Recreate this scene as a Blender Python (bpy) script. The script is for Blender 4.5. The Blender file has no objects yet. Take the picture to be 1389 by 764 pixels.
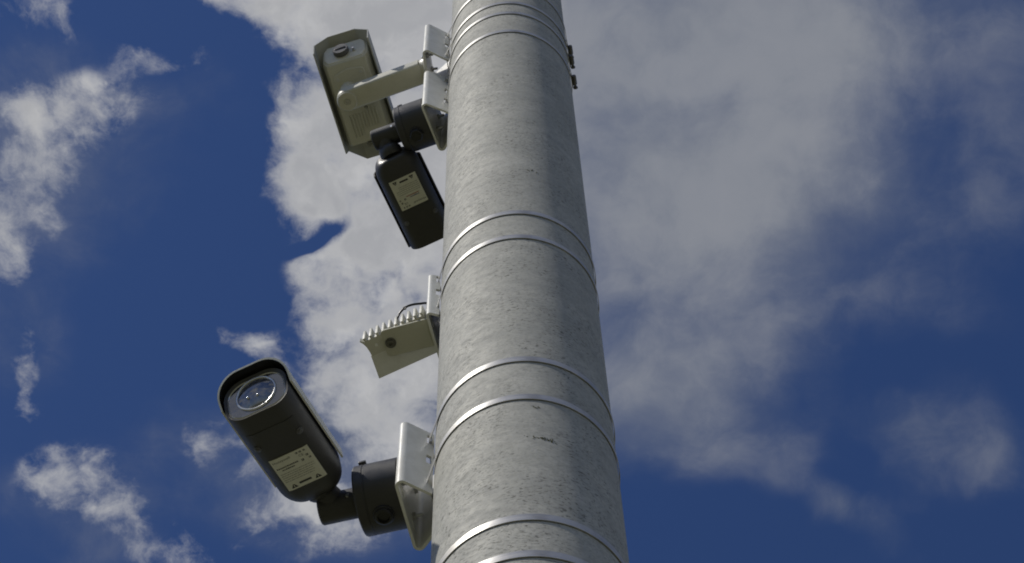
import bpy, bmesh, math, random
from mathutils import Matrix, Vector

random.seed(7)
scene = bpy.context.scene
PI = math.pi

# ------------------------------------------------------------------ camera
cam_data = bpy.data.cameras.new("camera")
cam_data.sensor_fit = 'HORIZONTAL'
cam_data.sensor_width = 36.0
cam_data.lens = 74.22
cam_data.clip_start = 0.05
cam_data.clip_end = 5000.0
cam = bpy.data.objects.new("camera", cam_data)
scene.collection.objects.link(cam)
# standing a step and a half from the pole, looking steeply up along it
CAM_RIGHT = Vector((0.99915754, 0.03848195, -0.01425978))
CAM_UP = Vector((0.04093607, -0.90995425, 0.41268329))
CAM_BACK = Vector((0.00290511, -0.41291936, -0.91076295))
CAM_LOC = Vector((0.0, 0.0, 1.6))
cam.matrix_world = Matrix((
    (CAM_RIGHT.x, CAM_UP.x, CAM_BACK.x, CAM_LOC.x),
    (CAM_RIGHT.y, CAM_UP.y, CAM_BACK.y, CAM_LOC.y),
    (CAM_RIGHT.z, CAM_UP.z, CAM_BACK.z, CAM_LOC.z),
    (0, 0, 0, 1)))
scene.camera = cam

# ------------------------------------------------------------------ exposure
vs = scene.view_settings
vs.view_transform = 'Standard'
vs.look = 'None'
vs.gamma = 1.0
vs.exposure = 0.0
vs.use_curve_mapping = False
scene.cycles.pixel_filter_type = 'BLACKMAN_HARRIS'
scene.cycles.filter_width = 1.9
scene.cycles.max_bounces = 8
scene.cycles.diffuse_bounces = 4
scene.cycles.glossy_bounces = 4
scene.cycles.sample_clamp_indirect = 4.0

# ------------------------------------------------------------------ sun
SUN_AZ = math.radians(211.0)      # world azimuth of the direction TO the sun
SUN_EL = math.radians(49.0)
SUN_DIR = Vector((math.cos(SUN_AZ) * math.cos(SUN_EL), math.sin(SUN_AZ) * math.cos(SUN_EL), math.sin(SUN_EL)))
sun_data = bpy.data.lights.new("sun", 'SUN')
sun_data.energy = 2.8
sun_data.angle = math.radians(0.53)
sun_data.color = (1.0, 0.95, 0.87)
sun = bpy.data.objects.new("sun", sun_data)
scene.collection.objects.link(sun)
sun.location = (-6, -2, 9)
sun.rotation_euler = SUN_DIR.to_track_quat('Z', 'Y').to_euler()

# ------------------------------------------------------------------ sky: nishita air with a cloud layer in it
# Clouds live on a flat layer overhead: a point of it is (direction.xy / direction.z).
# Each entry: centre u, v, half-length, half-width, turn, weight, plateau.
CUMULUS = [
    (-0.0596, 0.288, 0.0933, 0.0334, -3.029, 1, 0.35), (-0.1284, 0.2918, 0.0321, 0.0113, -2.884, 0.55, 0.2), (-0.0447, 0.3417, 0.0679, 0.058, -3.133, 1, 0.5), (-0.0703, 0.3959, 0.0563, 0.0484, 3.126, 1, 0.5),
    (-0.1114, 0.403, 0.0237, 0.0217, 1.85, 0.8, 0.3), (-0.1059, 0.3723, 0.0218, 0.0167, 1.7, 0.35, 0.1), (-0.0496, 0.4631, 0.0635, 0.0552, -3.129, 0.85, 0.5), (-0.1011, 0.4566, 0.0254, 0.023, 1.78, 0.35, 0.1),
    (-0.062, 0.5101, 0.0572, 0.0547, 1.778, 0.6, 0.35), (-0.0822, 0.5494, 0.0516, 0.0407, -3.127, 0.4, 0.1), (-0.0939, 0.5175, 0.0266, 0.0235, 1.732, 0.2, 0.1), (-0.097, 0.4217, 0.0148, 0.008, 2.688, -1.1, 0.1),
    (-0.1076, 0.4311, 0.0116, 0.0057, 2.88, -0.6, 0.1), (-0.0861, 0.3303, 0.0219, 0.0115, -2.535, 0.2, 0.1), (-0.2376, 0.5673, 0.0376, 0.0301, -2.62, 0.62, 0.1), (-0.2561, 0.5549, 0.0188, 0.0173, 2.3, 0.2, 0.1),
    (-0.2215, 0.5842, 0.0246, 0.0205, -2.249, 0.3, 0.1), (-0.1674, 0.5454, 0.0324, 0.0265, -2.303, 0.5, 0.1), (-0.1217, 0.5704, 0.0455, 0.0356, -2.324, 0.52, 0.1), (-0.1898, 0.6092, 0.0363, 0.0167, -2.888, 0.45, 0.1),
    (-0.132, 0.5978, 0.0404, 0.0234, -3.112, 0.3, 0.1), (-0.095, 0.5902, 0.0284, 0.0278, 2.579, 0.3, 0.1), (-0.1401, 0.4847, 0.0257, 0.0127, -2.387, 0.62, 0.1), (-0.1563, 0.4711, 0.012, 0.0103, -2.021, 0.3, 0.1),
    (-0.128, 0.4788, 0.0193, 0.0108, -2.901, 0.25, 0.1), (-0.2181, 0.3458, 0.0487, 0.021, 2.945, 0.5, 0.1), (-0.2443, 0.3486, 0.0331, 0.0195, 3.137, 0.3, 0.1), (-0.2514, 0.3879, 0.0532, 0.0348, 1.907, 0.45, 0.1),
    (-0.2243, 0.3811, 0.0367, 0.0201, 2.087, 0.4, 0.1), (-0.2618, 0.4367, 0.0378, 0.017, 1.73, 0.35, 0.1), (-0.2649, 0.4877, 0.033, 0.0084, 1.831, 0.5, 0.1), (-0.248, 0.4627, 0.0214, 0.0057, 1.707, 0.25, 0.1),
    (-0.2716, 0.5226, 0.0142, 0.0129, 2.572, 0.4, 0.1), (-0.1768, 0.3225, 0.018, 0.01, -2.933, 0.48, 0.1), (-0.2302, 0.2975, 0.032, 0.0171, -2.941, 0.5, 0.1), (-0.236, 0.3142, 0.0117, 0.0106, 2.185, 0.2, 0.1),
    (-0.1595, 0.3137, 0.0255, 0.0151, 1.1, 0.22, 0.1),
]
VEIL = [
    (0.0618, 0.3502, 0.155, 0.1165, -3.061, 1.2, 0.45), (0.0265, 0.2954, 0.1191, 0.0596, -3.094, 0.5, 0.4), (0.1785, 0.3094, 0.12, 0.0488, -3.084, 0.95, 0.3), (0.1473, 0.3854, 0.1005, 0.0695, -2.653, 0.75, 0.2),
    (0.0871, 0.4736, 0.0986, 0.0886, 1.4, 1.05, 0.25), (0.067, 0.5338, 0.0555, 0.049, -2.972, 0.8, 0.2), (0.1266, 0.5591, 0.044, 0.0272, -3.06, 0.5, 0.1), (0.0505, 0.3654, 0.0591, 0.0519, 1.506, 0.6, 0.1),
    (0.1181, 0.4965, 0.0548, 0.0433, -3.008, 0.3, 0.1), (0.2012, 0.4284, 0.0714, 0.0395, -2.682, 0.4, 0.1), (0.2556, 0.3862, 0.0682, 0.0409, 1.451, 0.4, 0.1), (0.1718, 0.4646, 0.0541, 0.0296, -3.066, 0.3, 0.1),
    (0.2148, 0.4793, 0.0555, 0.0209, -2.888, 0.25, 0.1), (0.2342, 0.5595, 0.0526, 0.0372, -2.374, 0.5, 0.1), (0.1897, 0.5394, 0.0446, 0.0219, -2.865, 0.5, 0.1), (0.207, 0.5765, 0.044, 0.0252, 1.851, 0.4, 0.1),
    (0.1756, 0.6029, 0.0522, 0.014, -2.552, 0.65, 0.1), (0.1552, 0.5972, 0.0163, 0.0139, -2.91, 0.25, 0.1), (0.2587, 0.5698, 0.0293, 0.0263, -2.46, 0.3, 0.1), (0.1887, 0.6319, 0.0369, 0.0143, -3.08, 0.2, 0.1),
    (-0.067, 0.5276, 0.0789, 0.0756, 3.017, 0.9, 0.1), (-0.1329, 0.5607, 0.0882, 0.059, -2.645, 0.75, 0.1), (-0.2247, 0.3691, 0.0739, 0.068, 2.335, 0.75, 0.1), (-0.243, 0.5786, 0.0557, 0.0466, -2.592, 0.6, 0.1),
    (-0.1692, 0.3363, 0.0541, 0.0235, -2.53, 0.2, 0.1), (-0.2607, 0.4707, 0.0603, 0.0306, 1.735, 0.45, 0.1), (-0.1417, 0.4804, 0.0352, 0.0213, -2.469, 0.2, 0.1), (-0.1526, 0.3178, 0.0405, 0.0225, 1.186, 0.25, 0.1),
]

world = bpy.data.worlds.new("World")
scene.world = world
world.use_nodes = True
world.cycles.sampling_method = 'MANUAL'
world.cycles.sample_map_resolution = 256
wt = world.node_tree
wt.nodes.clear()


class NG:
    """tiny helper that strings shader nodes together"""
    def __init__(self, tree):
        self.t = tree

    def node(self, kind, ins=None, **props):
        n = self.t.nodes.new(kind)
        for k, v in props.items():
            setattr(n, k, v)
        for k, v in (ins or {}).items():
            s = n.inputs[k]
            if isinstance(v, bpy.types.NodeSocket):
                self.t.links.new(v, s)
            else:
                s.default_value = v
        return n

    def math(self, op, a, b=0.0, c=0.0, clamp=False):
        n = self.node('ShaderNodeMath', {0: a, 1: b, 2: c}, operation=op)
        n.use_clamp = clamp
        return n.outputs[0]

    def vmath(self, op, a, b=None, **kw):
        ins = {0: a}
        if b is not None:
            ins[1] = b
        n = self.node('ShaderNodeVectorMath', ins, operation=op)
        if 'scale' in kw:
            s = n.inputs['Scale']
            if isinstance(kw['scale'], bpy.types.NodeSocket):
                self.t.links.new(kw['scale'], s)
            else:
                s.default_value = kw['scale']
        return n

    def noise(self, vec, scale, detail=4.0, rough=0.5, lac=2.0, dist=0.0, dim='2D', out='Fac'):
        n = self.node('ShaderNodeTexNoise', {'Vector': vec, 'Scale': scale, 'Detail': detail, 'Roughness': rough,
                                             'Lacunarity': lac, 'Distortion': dist}, noise_dimensions=dim)
        return n.outputs[out]

    def voronoi(self, vec, scale, feature='F1', detail=0.0, rough=0.5, smooth=1.0, rand=1.0, dim='2D'):
        ins = {'Vector': vec, 'Scale': scale, 'Randomness': rand}
        n = self.node('ShaderNodeTexVoronoi', None, feature=feature, voronoi_dimensions=dim)
        for k, v in ins.items():
            if isinstance(v, bpy.types.NodeSocket):
                self.t.links.new(v, n.inputs[k])
            else:
                n.inputs[k].default_value = v
        n.inputs['Detail'].default_value = detail
        n.inputs['Roughness'].default_value = rough
        if feature == 'SMOOTH_F1':
            n.inputs['Smoothness'].default_value = smooth
        return n.outputs['Distance']

    def ramp(self, val, a, b, lo=0.0, hi=1.0, interp='SMOOTHSTEP'):
        n = self.node('ShaderNodeMapRange', {'Value': val, 'From Min': a, 'From Max': b, 'To Min': lo, 'To Max': hi},
                      interpolation_type=interp, clamp=True)
        return n.outputs[0]

    def mix(self, fac, a, b, blend='MIX'):
        n = self.t.nodes.new('ShaderNodeMix')
        n.data_type = 'RGBA'
        n.blend_type = blend
        for i, v in ((0, fac), (6, a), (7, b)):
            if isinstance(v, bpy.types.NodeSocket):
                self.t.links.new(v, n.inputs[i])
            elif i == 0:
                n.inputs[i].default_value = v
            else:
                n.inputs[i].default_value = (v[0], v[1], v[2], 1.0)
        return n.outputs[2]


W = NG(wt)
sky = W.node('ShaderNodeTexSky', sky_type='NISHITA')
sky.sun_disc = False
sky.sun_elevation = SUN_EL
sky.sun_rotation = PI / 2 - SUN_AZ
sky.altitude = 300.0
sky.air_density = 1.0
sky.dust_density = 0.4
sky.ozone_density = 3.0
SKY_STRENGTH = 0.052

direction = W.node('ShaderNodeTexCoord').outputs['Generated']
sep = W.node('ShaderNodeSeparateXYZ', {0: direction})
zc = W.math('MAXIMUM', sep.outputs[2], 0.06)
layer = W.node('ShaderNodeCombineXYZ', {0: W.math('DIVIDE', sep.outputs[0], zc),
                                        1: W.math('DIVIDE', sep.outputs[1], zc), 2: 0.0}).outputs[0]
# turbulence that frays every outline
warp1 = W.vmath('SUBTRACT', W.noise(layer, 11.0, 3.0, 0.55, out='Color'), (0.5, 0.5, 0.5)).outputs[0]
warp2 = W.vmath('SUBTRACT', W.noise(layer, 42.0, 5.0, 0.6, out='Color'), (0.5, 0.5, 0.5)).outputs[0]
p1 = W.vmath('ADD', layer, W.vmath('SCALE', warp1, scale=0.035).outputs[0]).outputs[0]
p2 = W.vmath('ADD', p1, W.vmath('SCALE', warp2, scale=0.024).outputs[0]).outputs[0]


def cloud_field(table, pos):
    total = None
    for (u, v, a, b, turn, weight, plateau) in table:
        c, s = math.cos(turn), math.sin(turn)
        if min(abs(c), abs(s)) < 0.12 or b / a > 0.85:          # lies along the axes
            if abs(s) > abs(c):
                a, b = b, a
            m = W.node('ShaderNodeVectorMath', {0: pos, 1: (1 / a, 1 / b, 0), 2: (-u / a, -v / b, 0)},
                       operation='MULTIPLY_ADD').outputs[0]
        else:
            e = W.vmath('DOT_PRODUCT', pos, (c / a, s / a, 0)).outputs['Value']
            g = W.vmath('DOT_PRODUCT', pos, (-s / b, c / b, 0)).outputs['Value']
            m = W.node('ShaderNodeCombineXYZ', {0: e, 1: g}).outputs[0]
            m = W.vmath('SUBTRACT', m, ((u * c + v * s) / a, (-u * s + v * c) / b, 0)).outputs[0]
        d = W.vmath('LENGTH', m).outputs['Value']
        f = W.ramp(d, 1.25, plateau, 0.0, weight)
        total = f if total is None else W.math('ADD', total, f)
    return total


# the rest of the sky carries the same broken cloud
away = W.ramp(W.vmath('DISTANCE', layer, (0.0, 0.45, 0.0)).outputs['Value'], 0.34, 0.62)
loose = W.math('MULTIPLY', away, W.ramp(W.noise(layer, 2.1, 4.0, 0.5), 0.47, 0.60))
loose = W.math('MULTIPLY', loose, 0.9)

fbm = W.noise(p1, 22.0, 10.0, 0.62)
fine = W.noise(p2, 60.0, 7.0, 0.64)
puff = W.voronoi(p2, 30.0, 'SMOOTH_F1', detail=2.0, rough=0.5, smooth=0.6)
fray = W.math('MULTIPLY_ADD', fbm, 2.5, -1.25)
fray = W.math('ADD', fray, W.math('MULTIPLY_ADD', fine, 1.0, -0.50))
fray = W.math('ADD', fray, W.math('MULTIPLY_ADD', puff, -0.45, 0.18))

cum = W.math('ADD', cloud_field(CUMULUS, p1), loose)
cum_d = W.math('ADD', cum, W.math('MULTIPLY', fray, 0.8))
cum_a = W.math('MULTIPLY', W.ramp(cum_d, 0.06, 1.15), W.ramp(cum, 0.02, 0.22))

veil = W.math('ADD', cloud_field(VEIL, p1), W.math('MULTIPLY', loose, 0.8))
veil_n = W.noise(p1, 9.0, 9.0, 0.56)
veil_d = W.math('ADD', veil, W.math('MULTIPLY_ADD', veil_n, 2.0, -1.0))
veil_d = W.math('ADD', veil_d, W.math('MULTIPLY_ADD', fbm, 0.7, -0.35))
veil_a = W.math('MULTIPLY', W.ramp(veil_d, -0.10, 2.15, 0.0, 0.95), W.ramp(veil, 0.0, 0.35))

# thick cloud seen from below is grey, thin cloud and rims are bright
thick = W.math('MULTIPLY_ADD', fine, 0.5, W.math('MULTIPLY', cum_d, 0.8))
cum_col = W.mix(W.ramp(thick, 0.45, 1.6), (0.57, 0.57, 0.575), (0.415, 0.42, 0.435))
cum_col = W.mix(W.ramp(puff, 0.15, 0.75, 0.0, 0.30), cum_col, (0.24, 0.25, 0.285))
veil_col = W.mix(W.ramp(veil_d, 0.3, 2.0), (0.115, 0.140, 0.198), (0.235, 0.250, 0.285))
fold = W.math('MULTIPLY_ADD', fbm, 0.5, W.math('MULTIPLY', veil_n, 0.9))
veil_col = W.mix(W.ramp(fold, 0.58, 0.88, 0.0, 0.45), veil_col, (0.275, 0.285, 0.315))
veil_col = W.mix(W.ramp(fold, 0.70, 0.45, 0.0, 0.45), veil_col, (0.16, 0.18, 0.225))
air = W.vmath('MULTIPLY', sky.outputs[0], (0.66 * SKY_STRENGTH, 0.84 * SKY_STRENGTH, 1.24 * SKY_STRENGTH)).outputs[0]
col = W.mix(veil_a, air, veil_col)
col = W.mix(cum_a, col, cum_col)
bg = W.node('ShaderNodeBackground', {'Color': col, 'Strength': 1.0})
out = W.node('ShaderNodeOutputWorld', {'Surface': bg.outputs[0]})

# ------------------------------------------------------------------ materials
MATS = {}


def principled(name):
    m = bpy.data.materials.new(name)
    m.use_nodes = True
    g = NG(m.node_tree)
    b = m.node_tree.nodes['Principled BSDF']
    MATS[name] = m
    return m, g, b


def link(g, a, b):
    g.t.links.new(a, b)


def bump(g, b, height, strength, dist):
    n = g.node('ShaderNodeBump', {'Height': height, 'Strength': strength, 'Distance': dist})
    link(g, n.outputs[0], b.inputs['Normal'])


def objco(g):
    return g.node('ShaderNodeTexCoord').outputs['Object']


def paint(name, col, rough=0.4, dirt=(0.5, 0.48, 0.4), dirt_amt=0.25, speck=0.0006, metallic=0.0, spec=0.5):
    """painted or cast surface: slight orange peel, dust film in blotches, uneven gloss"""
    m, g, b = principled(name)
    co = objco(g)
    blot = g.noise(co, 26.0, 6.0, 0.62, dim='3D')
    small = g.noise(co, 240.0, 3.0, 0.6, dim='3D')
    base = g.mix(g.ramp(blot, 0.42, 0.78, 0.0, dirt_amt), col, dirt)
    base = g.mix(g.ramp(small, 0.35, 0.75, 0.0, 0.18), base, tuple(c * 0.72 for c in col))
    link(g, base, b.inputs['Base Color'])
    link(g, g.ramp(blot, 0.3, 0.7, rough * 0.82, min(1.0, rough * 1.3)), b.inputs['Roughness'])
    b.inputs['Metallic'].default_value = metallic
    b.inputs['Specular IOR Level'].default_value = spec
    bump(g, b, g.noise(co, 900.0, 2.0, 0.5, dim='3D'), 0.25, speck)
    return m


paint('white_paint', (0.75, 0.75, 0.71), 0.36, (0.46, 0.44, 0.36), 0.42)
paint('cream_paint', (0.60, 0.59, 0.51), 0.42, (0.46, 0.44, 0.35), 0.30)
paint('dark_grey_paint', (0.037, 0.0365, 0.036), 0.42, (0.06, 0.058, 0.052), 0.35)
paint('black_plastic', (0.014, 0.014, 0.014), 0.38, (0.04, 0.038, 0.034), 0.3)
paint('yoke_shaded', (0.50, 0.49, 0.39), 0.45, (0.40, 0.38, 0.29), 0.3)  # darker than the visor: shading between the two put into the colour
paint('hood_grey', (0.44, 0.445, 0.42), 0.42, (0.36, 0.35, 0.30), 0.3)
paint('grey_plastic', (0.10, 0.10, 0.105), 0.45, (0.18, 0.17, 0.15), 0.3)
paint('pale_grey_shell', (0.78, 0.78, 0.73), 0.45, (0.36, 0.34, 0.28), 0.35)
paint('zinc', (0.62, 0.62, 0.60), 0.35, (0.3, 0.28, 0.24), 0.35, metallic=1.0)
paint('shaded_steel', (0.16, 0.155, 0.15), 0.5, (0.12, 0.10, 0.08), 0.5, metallic=0.7)  # strap buckles: the shade they sit in is put into this dark tone
paint('dull_bolt', (0.12, 0.115, 0.09), 0.5, (0.16, 0.15, 0.11), 0.5, metallic=0.3)
paint('label_stock', (0.66, 0.655, 0.56), 0.45, (0.52, 0.50, 0.40), 0.35, 0.0001)
paint('print_ink', (0.035, 0.035, 0.035), 0.55, (0.08, 0.08, 0.07), 0.3, 0.0001)
paint('red_ink', (0.30, 0.05, 0.035), 0.55, (0.2, 0.08, 0.07), 0.3, 0.0001)
paint('blue_ink', (0.04, 0.06, 0.22), 0.55, (0.08, 0.08, 0.17), 0.3, 0.0001)
paint('bright_trim', (0.62, 0.62, 0.60), 0.22, (0.4, 0.4, 0.38), 0.2, 0.0001, metallic=0.6)

m, g, b = principled('front_glass')
b.inputs['Base Color'].default_value = (0.025, 0.026, 0.03, 1)
b.inputs['Specular IOR Level'].default_value = 1.0
b.inputs['IOR'].default_value = 1.9
co = objco(g)
dust = g.noise(co, 90.0, 8.0, 0.7, dim='3D')
link(g, g.mix(g.ramp(dust, 0.45, 0.75, 0.0, 0.35), (0.02, 0.021, 0.024), (0.16, 0.16, 0.155)), b.inputs['Base Color'])
link(g, g.ramp(dust, 0.4, 0.8, 0.04, 0.22), b.inputs['Roughness'])

m, g, b = principled('lens_glass')
co = objco(g)
haze_ = g.noise(co, 120.0, 5.0, 0.6, dim='3D')
link(g, g.mix(g.ramp(haze_, 0.35, 0.7), (0.045, 0.047, 0.052), (0.13, 0.13, 0.135)), b.inputs['Base Color'])
b.inputs['Specular IOR Level'].default_value = 0.9
b.inputs['IOR'].default_value = 1.75
b.inputs['Roughness'].default_value = 0.10

paint('mirror_bead', (0.95, 0.95, 0.95), 0.12, (0.9, 0.9, 0.9), 0.0, 0.0, metallic=1.0)

# stainless strap: bright, finely scratched along its length
m, g, b = principled('stainless_strap')
co = objco(g)
mp = g.node('ShaderNodeMapping', {'Vector': co, 'Scale': (14.0, 14.0, 900.0)}).outputs[0]
scr = g.noise(mp, 1.0, 3.0, 0.6, dim='3D')
blot = g.noise(co, 30.0, 4.0, 0.6, dim='3D')
link(g, g.mix(g.ramp(blot, 0.4, 0.75), (0.57, 0.565, 0.545), (0.43, 0.42, 0.40)), b.inputs['Base Color'])
b.inputs['Metallic'].default_value = 0.62
link(g, g.ramp(scr, 0.3, 0.7, 0.36, 0.50), b.inputs['Roughness'])
bump(g, b, scr, 0.15, 0.0003)

# hot-dip zinc over steel, weathered to a dull green-grey with marks running round the shaft
m, g, b = principled('galvanised_shaft')
co = objco(g)
sx = g.node('ShaderNodeSeparateXYZ', {0: co})
ang = g.math('ARCTAN2', sx.outputs[1], sx.outputs[0])
wrap = g.node('ShaderNodeCombineXYZ', {0: g.math('MULTIPLY', ang, 0.125), 1: sx.outputs[2], 2: 0.0}).outputs[0]
wn = g.vmath('SUBTRACT', g.noise(co, 18.0, 3.0, 0.5, dim='3D', out='Color'), (0.5, 0.5, 0.5)).outputs[0]
wrap_w = g.vmath('ADD', wrap, g.vmath('SCALE', wn, scale=0.03).outputs[0]).outputs[0]
big = g.noise(g.node('ShaderNodeMapping', {'Vector': co, 'Scale': (6.0, 6.0, 11.0)}).outputs[0], 1.0, 6.0, 0.62, dim='3D')
streak = g.noise(g.node('ShaderNodeMapping', {'Vector': wrap_w, 'Scale': (34.0, 62.0, 1.0)}).outputs[0], 1.0, 9.0, 0.72, dim='2D')
streak2 = g.noise(g.node('ShaderNodeMapping', {'Vector': wrap_w, 'Scale': (150.0, 330.0, 1.0)}).outputs[0], 1.0, 5.0, 0.7, dim='2D')
mottle = g.noise(co, 70.0, 8.0, 0.7, dim='3D')
spangle = g.voronoi(co, 170.0, 'F1', detail=1.0, dim='3D')
pits = g.noise(g.node('ShaderNodeMapping', {'Vector': wrap_w, 'Scale': (130.0, 300.0, 1.0)}).outputs[0], 1.0, 3.0, 0.6, dim='2D')
ZINC_LIGHT, ZINC_MID = (0.50, 0.497, 0.448), (0.40, 0.402, 0.362)
base = g.mix(g.ramp(big, 0.33, 0.68), ZINC_LIGHT, ZINC_MID)
patch = g.noise(g.node('ShaderNodeMapping', {'Vector': co, 'Scale': (20.0, 20.0, 30.0)}).outputs[0], 1.0, 7.0, 0.68, dim='3D')
base = g.mix(g.ramp(patch, 0.46, 0.62, 0.0, 0.50), base, (0.31, 0.315, 0.295))
base = g.mix(g.ramp(patch, 0.40, 0.30, 0.0, 0.45), base, (0.60, 0.59, 0.555))
base = g.mix(g.ramp(mottle, 0.44, 0.64, 0.0, 0.60), base, (0.32, 0.32, 0.295))
base = g.mix(g.ramp(streak, 0.52, 0.74, 0.0, 0.60), base, (0.27, 0.27, 0.248))
base = g.mix(g.ramp(streak2, 0.51, 0.68, 0.0, 0.72), base, (0.23, 0.23, 0.205))
base = g.mix(g.ramp(spangle, 0.2, 0.9, 0.0, 0.20), base, (0.56, 0.55, 0.52))
pit_mask = g.math('MULTIPLY', g.ramp(pits, 0.575, 0.66), g.ramp(g.noise(co, 13.0, 4.0, 0.6, dim='3D'), 0.38, 0.58))
base = g.mix(g.math('MULTIPLY', pit_mask, 0.75), base, (0.09, 0.09, 0.075))
link(g, base, b.inputs['Base Color'])
b.inputs['Metallic'].default_value = 0.12
b.inputs['Specular IOR Level'].default_value = 0.3
link(g, g.ramp(streak, 0.3, 0.8, 0.70, 0.88), b.inputs['Roughness'])
hgt = g.math('MULTIPLY_ADD', streak2, 0.6, g.math('MULTIPLY', pit_mask, -1.2))
bump(g, b, hgt, 0.10, 0.0008)

m, g, b = principled('moss')
link(g, g.mix(g.noise(objco(g), 300.0, 3.0, 0.6, dim='3D'), (0.07, 0.075, 0.035), (0.17, 0.165, 0.09)), b.inputs['Base Color'])
b.inputs['Roughness'].default_value = 0.95

# dry summer verge around the pole
m, g, b = principled('dry_grass')
co = objco(g)
gn = g.noise(co, 0.9, 6.0, 0.6, dim='2D')
gf = g.noise(co, 24.0, 5.0, 0.7, dim='2D')
base = g.mix(g.ramp(gn, 0.35, 0.68), (0.185, 0.177, 0.095), (0.138, 0.144, 0.066))
base = g.mix(g.ramp(gf, 0.4, 0.7, 0.0, 0.6), base, (0.22, 0.20, 0.12))
link(g, base, b.inputs['Base Color'])
b.inputs['Roughness'].default_value = 0.95
bump(g, b, gf, 0.8, 0.04)

# ------------------------------------------------------------------ mesh helpers
COL = scene.collection
R_POLE = 0.125
AXIS = Vector((0.0, 1.427375, 0.0))


def finish(name, bm, mat, parent=None, world=None, angle=32.0, mats=None):
    """link a bmesh as one object; `world` places its local frame in the scene"""
    bmesh.ops.remove_doubles(bm, verts=bm.verts, dist=1e-6)
    bmesh.ops.recalc_face_normals(bm, faces=bm.faces)
    lim = math.radians(angle)
    for f in bm.faces:
        f.smooth = True
    for e in bm.edges:
        e.smooth = len(e.link_faces) == 2 and e.calc_face_angle(0.0) < lim
    me = bpy.data.meshes.new(name)
    bm.to_mesh(me)
    bm.free()
    for mm in (mats or [mat]):
        me.materials.append(MATS[mm])
    o = bpy.data.objects.new(name, me)
    COL.objects.link(o)
    place(o, parent, world)
    return o


def place(o, parent, world):
    world = world if world is not None else Matrix.Identity(4)
    if parent is None:
        o.matrix_local = world
        WORLD[o.name] = world.copy()
    else:
        o.parent = parent
        o.matrix_local = WORLD[parent.name].inverted() @ world
        WORLD[o.name] = world.copy()


WORLD = {}


def tag(o, label, category, group=None, kind=None):
    if label:
        o['label'] = label
    if category:
        o['category'] = category
    if group:
        o['group'] = group
    if kind:
        o['kind'] = kind
    return o


def thing(name, world, label, category, group=None):
    o = bpy.data.objects.new(name, None)
    o.empty_display_size = 0.05
    COL.objects.link(o)
    place(o, None, world)
    return tag(o, label, category, group)


def frame_az(az, r, z, off=0.0):
    """x outward from the pole axis, y sideways, z up"""
    n = Vector((math.cos(az), math.sin(az), 0))
    t = Vector((-n.y, n.x, 0))
    p = AXIS + n * r + t * off + Vector((0, 0, z))
    return Matrix(((n.x, t.x, 0, p.x), (n.y, t.y, 0, p.y), (0, 0, 1, p.z), (0, 0, 0, 1)))


def frame_aim(origin, yaw, tilt, roll=0.0):
    """x right, y forward (lens), z up"""
    y, t, r = map(math.radians, (yaw, tilt, roll))
    f = Vector((math.cos(y) * math.cos(t), math.sin(y) * math.cos(t), math.sin(t)))
    x = Vector((math.sin(y), -math.cos(y), 0))
    u = x.cross(f)
    x2 = math.cos(r) * x + math.sin(r) * u
    u2 = -math.sin(r) * x + math.cos(r) * u
    return Matrix(((x2.x, f.x, u2.x, origin[0]), (x2.y, f.y, u2.y, origin[1]), (x2.z, f.z, u2.z, origin[2]), (0, 0, 0, 1)))


def frame_axis(p, d, up=(0, 0, 1)):
    """z along d"""
    z = Vector(d).normalized()
    x = Vector(up).cross(z)
    if x.length < 1e-4:
        x = Vector((1, 0, 0)).cross(z)
    x.normalize()
    y = z.cross(x)
    return Matrix(((x.x, y.x, z.x, p[0]), (x.y, y.y, z.y, p[1]), (x.z, y.z, z.z, p[2]), (0, 0, 0, 1)))


def loft(bm, rings, closed=True, cap0=True, cap1=True):
    vs_ = [[bm.verts.new(p) for p in r] for r in rings]
    n = len(rings[0])
    for a, b_ in zip(vs_, vs_[1:]):
        for i in range(n if closed else n - 1):
            j = (i + 1) % n
            bm.faces.new((a[i], a[j], b_[j], b_[i]))
    if cap0:
        bm.faces.new(list(reversed(vs_[0])))
    if cap1:
        bm.faces.new(vs_[-1])
    return vs_


def lathe(bm, prof, seg=40, M=None, cap0=True, cap1=True):
    """prof: (radius, z) pairs, turned about z"""
    rings = []
    for (r, z) in prof:
        rings.append([Vector((r * math.cos(2 * PI * k / seg), r * math.sin(2 * PI * k / seg), z)) for k in range(seg)])
    if M is not None:
        rings = [[M @ p for p in rg] for rg in rings]
    return loft(bm, rings, True, cap0, cap1)


def box(bm, lo, hi, M=None, bev=0.0):
    r = bmesh.ops.create_cube(bm, size=1.0)
    verts = r['verts']
    for v in verts:
        v.co = Vector(((lo[i] + hi[i]) / 2 + v.co[i] * (hi[i] - lo[i]) for i in range(3)))
    if bev > 0:
        edges = list({e for v in verts for e in v.link_edges})
        q = bmesh.ops.bevel(bm, geom=edges, offset=bev, segments=2, profile=0.6, affect='EDGES', clamp_overlap=True)
        verts = list({v for f in q['faces'] for v in f.verts} | {v for v in verts if v.is_valid})
    if M is not None:
        for v in verts:
            v.co = M @ v.co


def tube(bm, pts, rad, seg=12, caps=True):
    rings = []
    pts = [Vector(p) for p in pts]
    prev = None
    for i, p in enumerate(pts):
        d = (pts[min(i + 1, len(pts) - 1)] - pts[max(i - 1, 0)]).normalized()
        if prev is None:
            x = d.orthogonal().normalized()
        else:
            x = (prev - d * prev.dot(d)).normalized()
        prev = x
        y = d.cross(x)
        rr = rad[i] if isinstance(rad, (list, tuple)) else rad
        rings.append([p + rr * (math.cos(2 * PI * k / seg) * x + math.sin(2 * PI * k / seg) * y) for k in range(seg)])
    loft(bm, rings, True, caps, caps)


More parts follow.
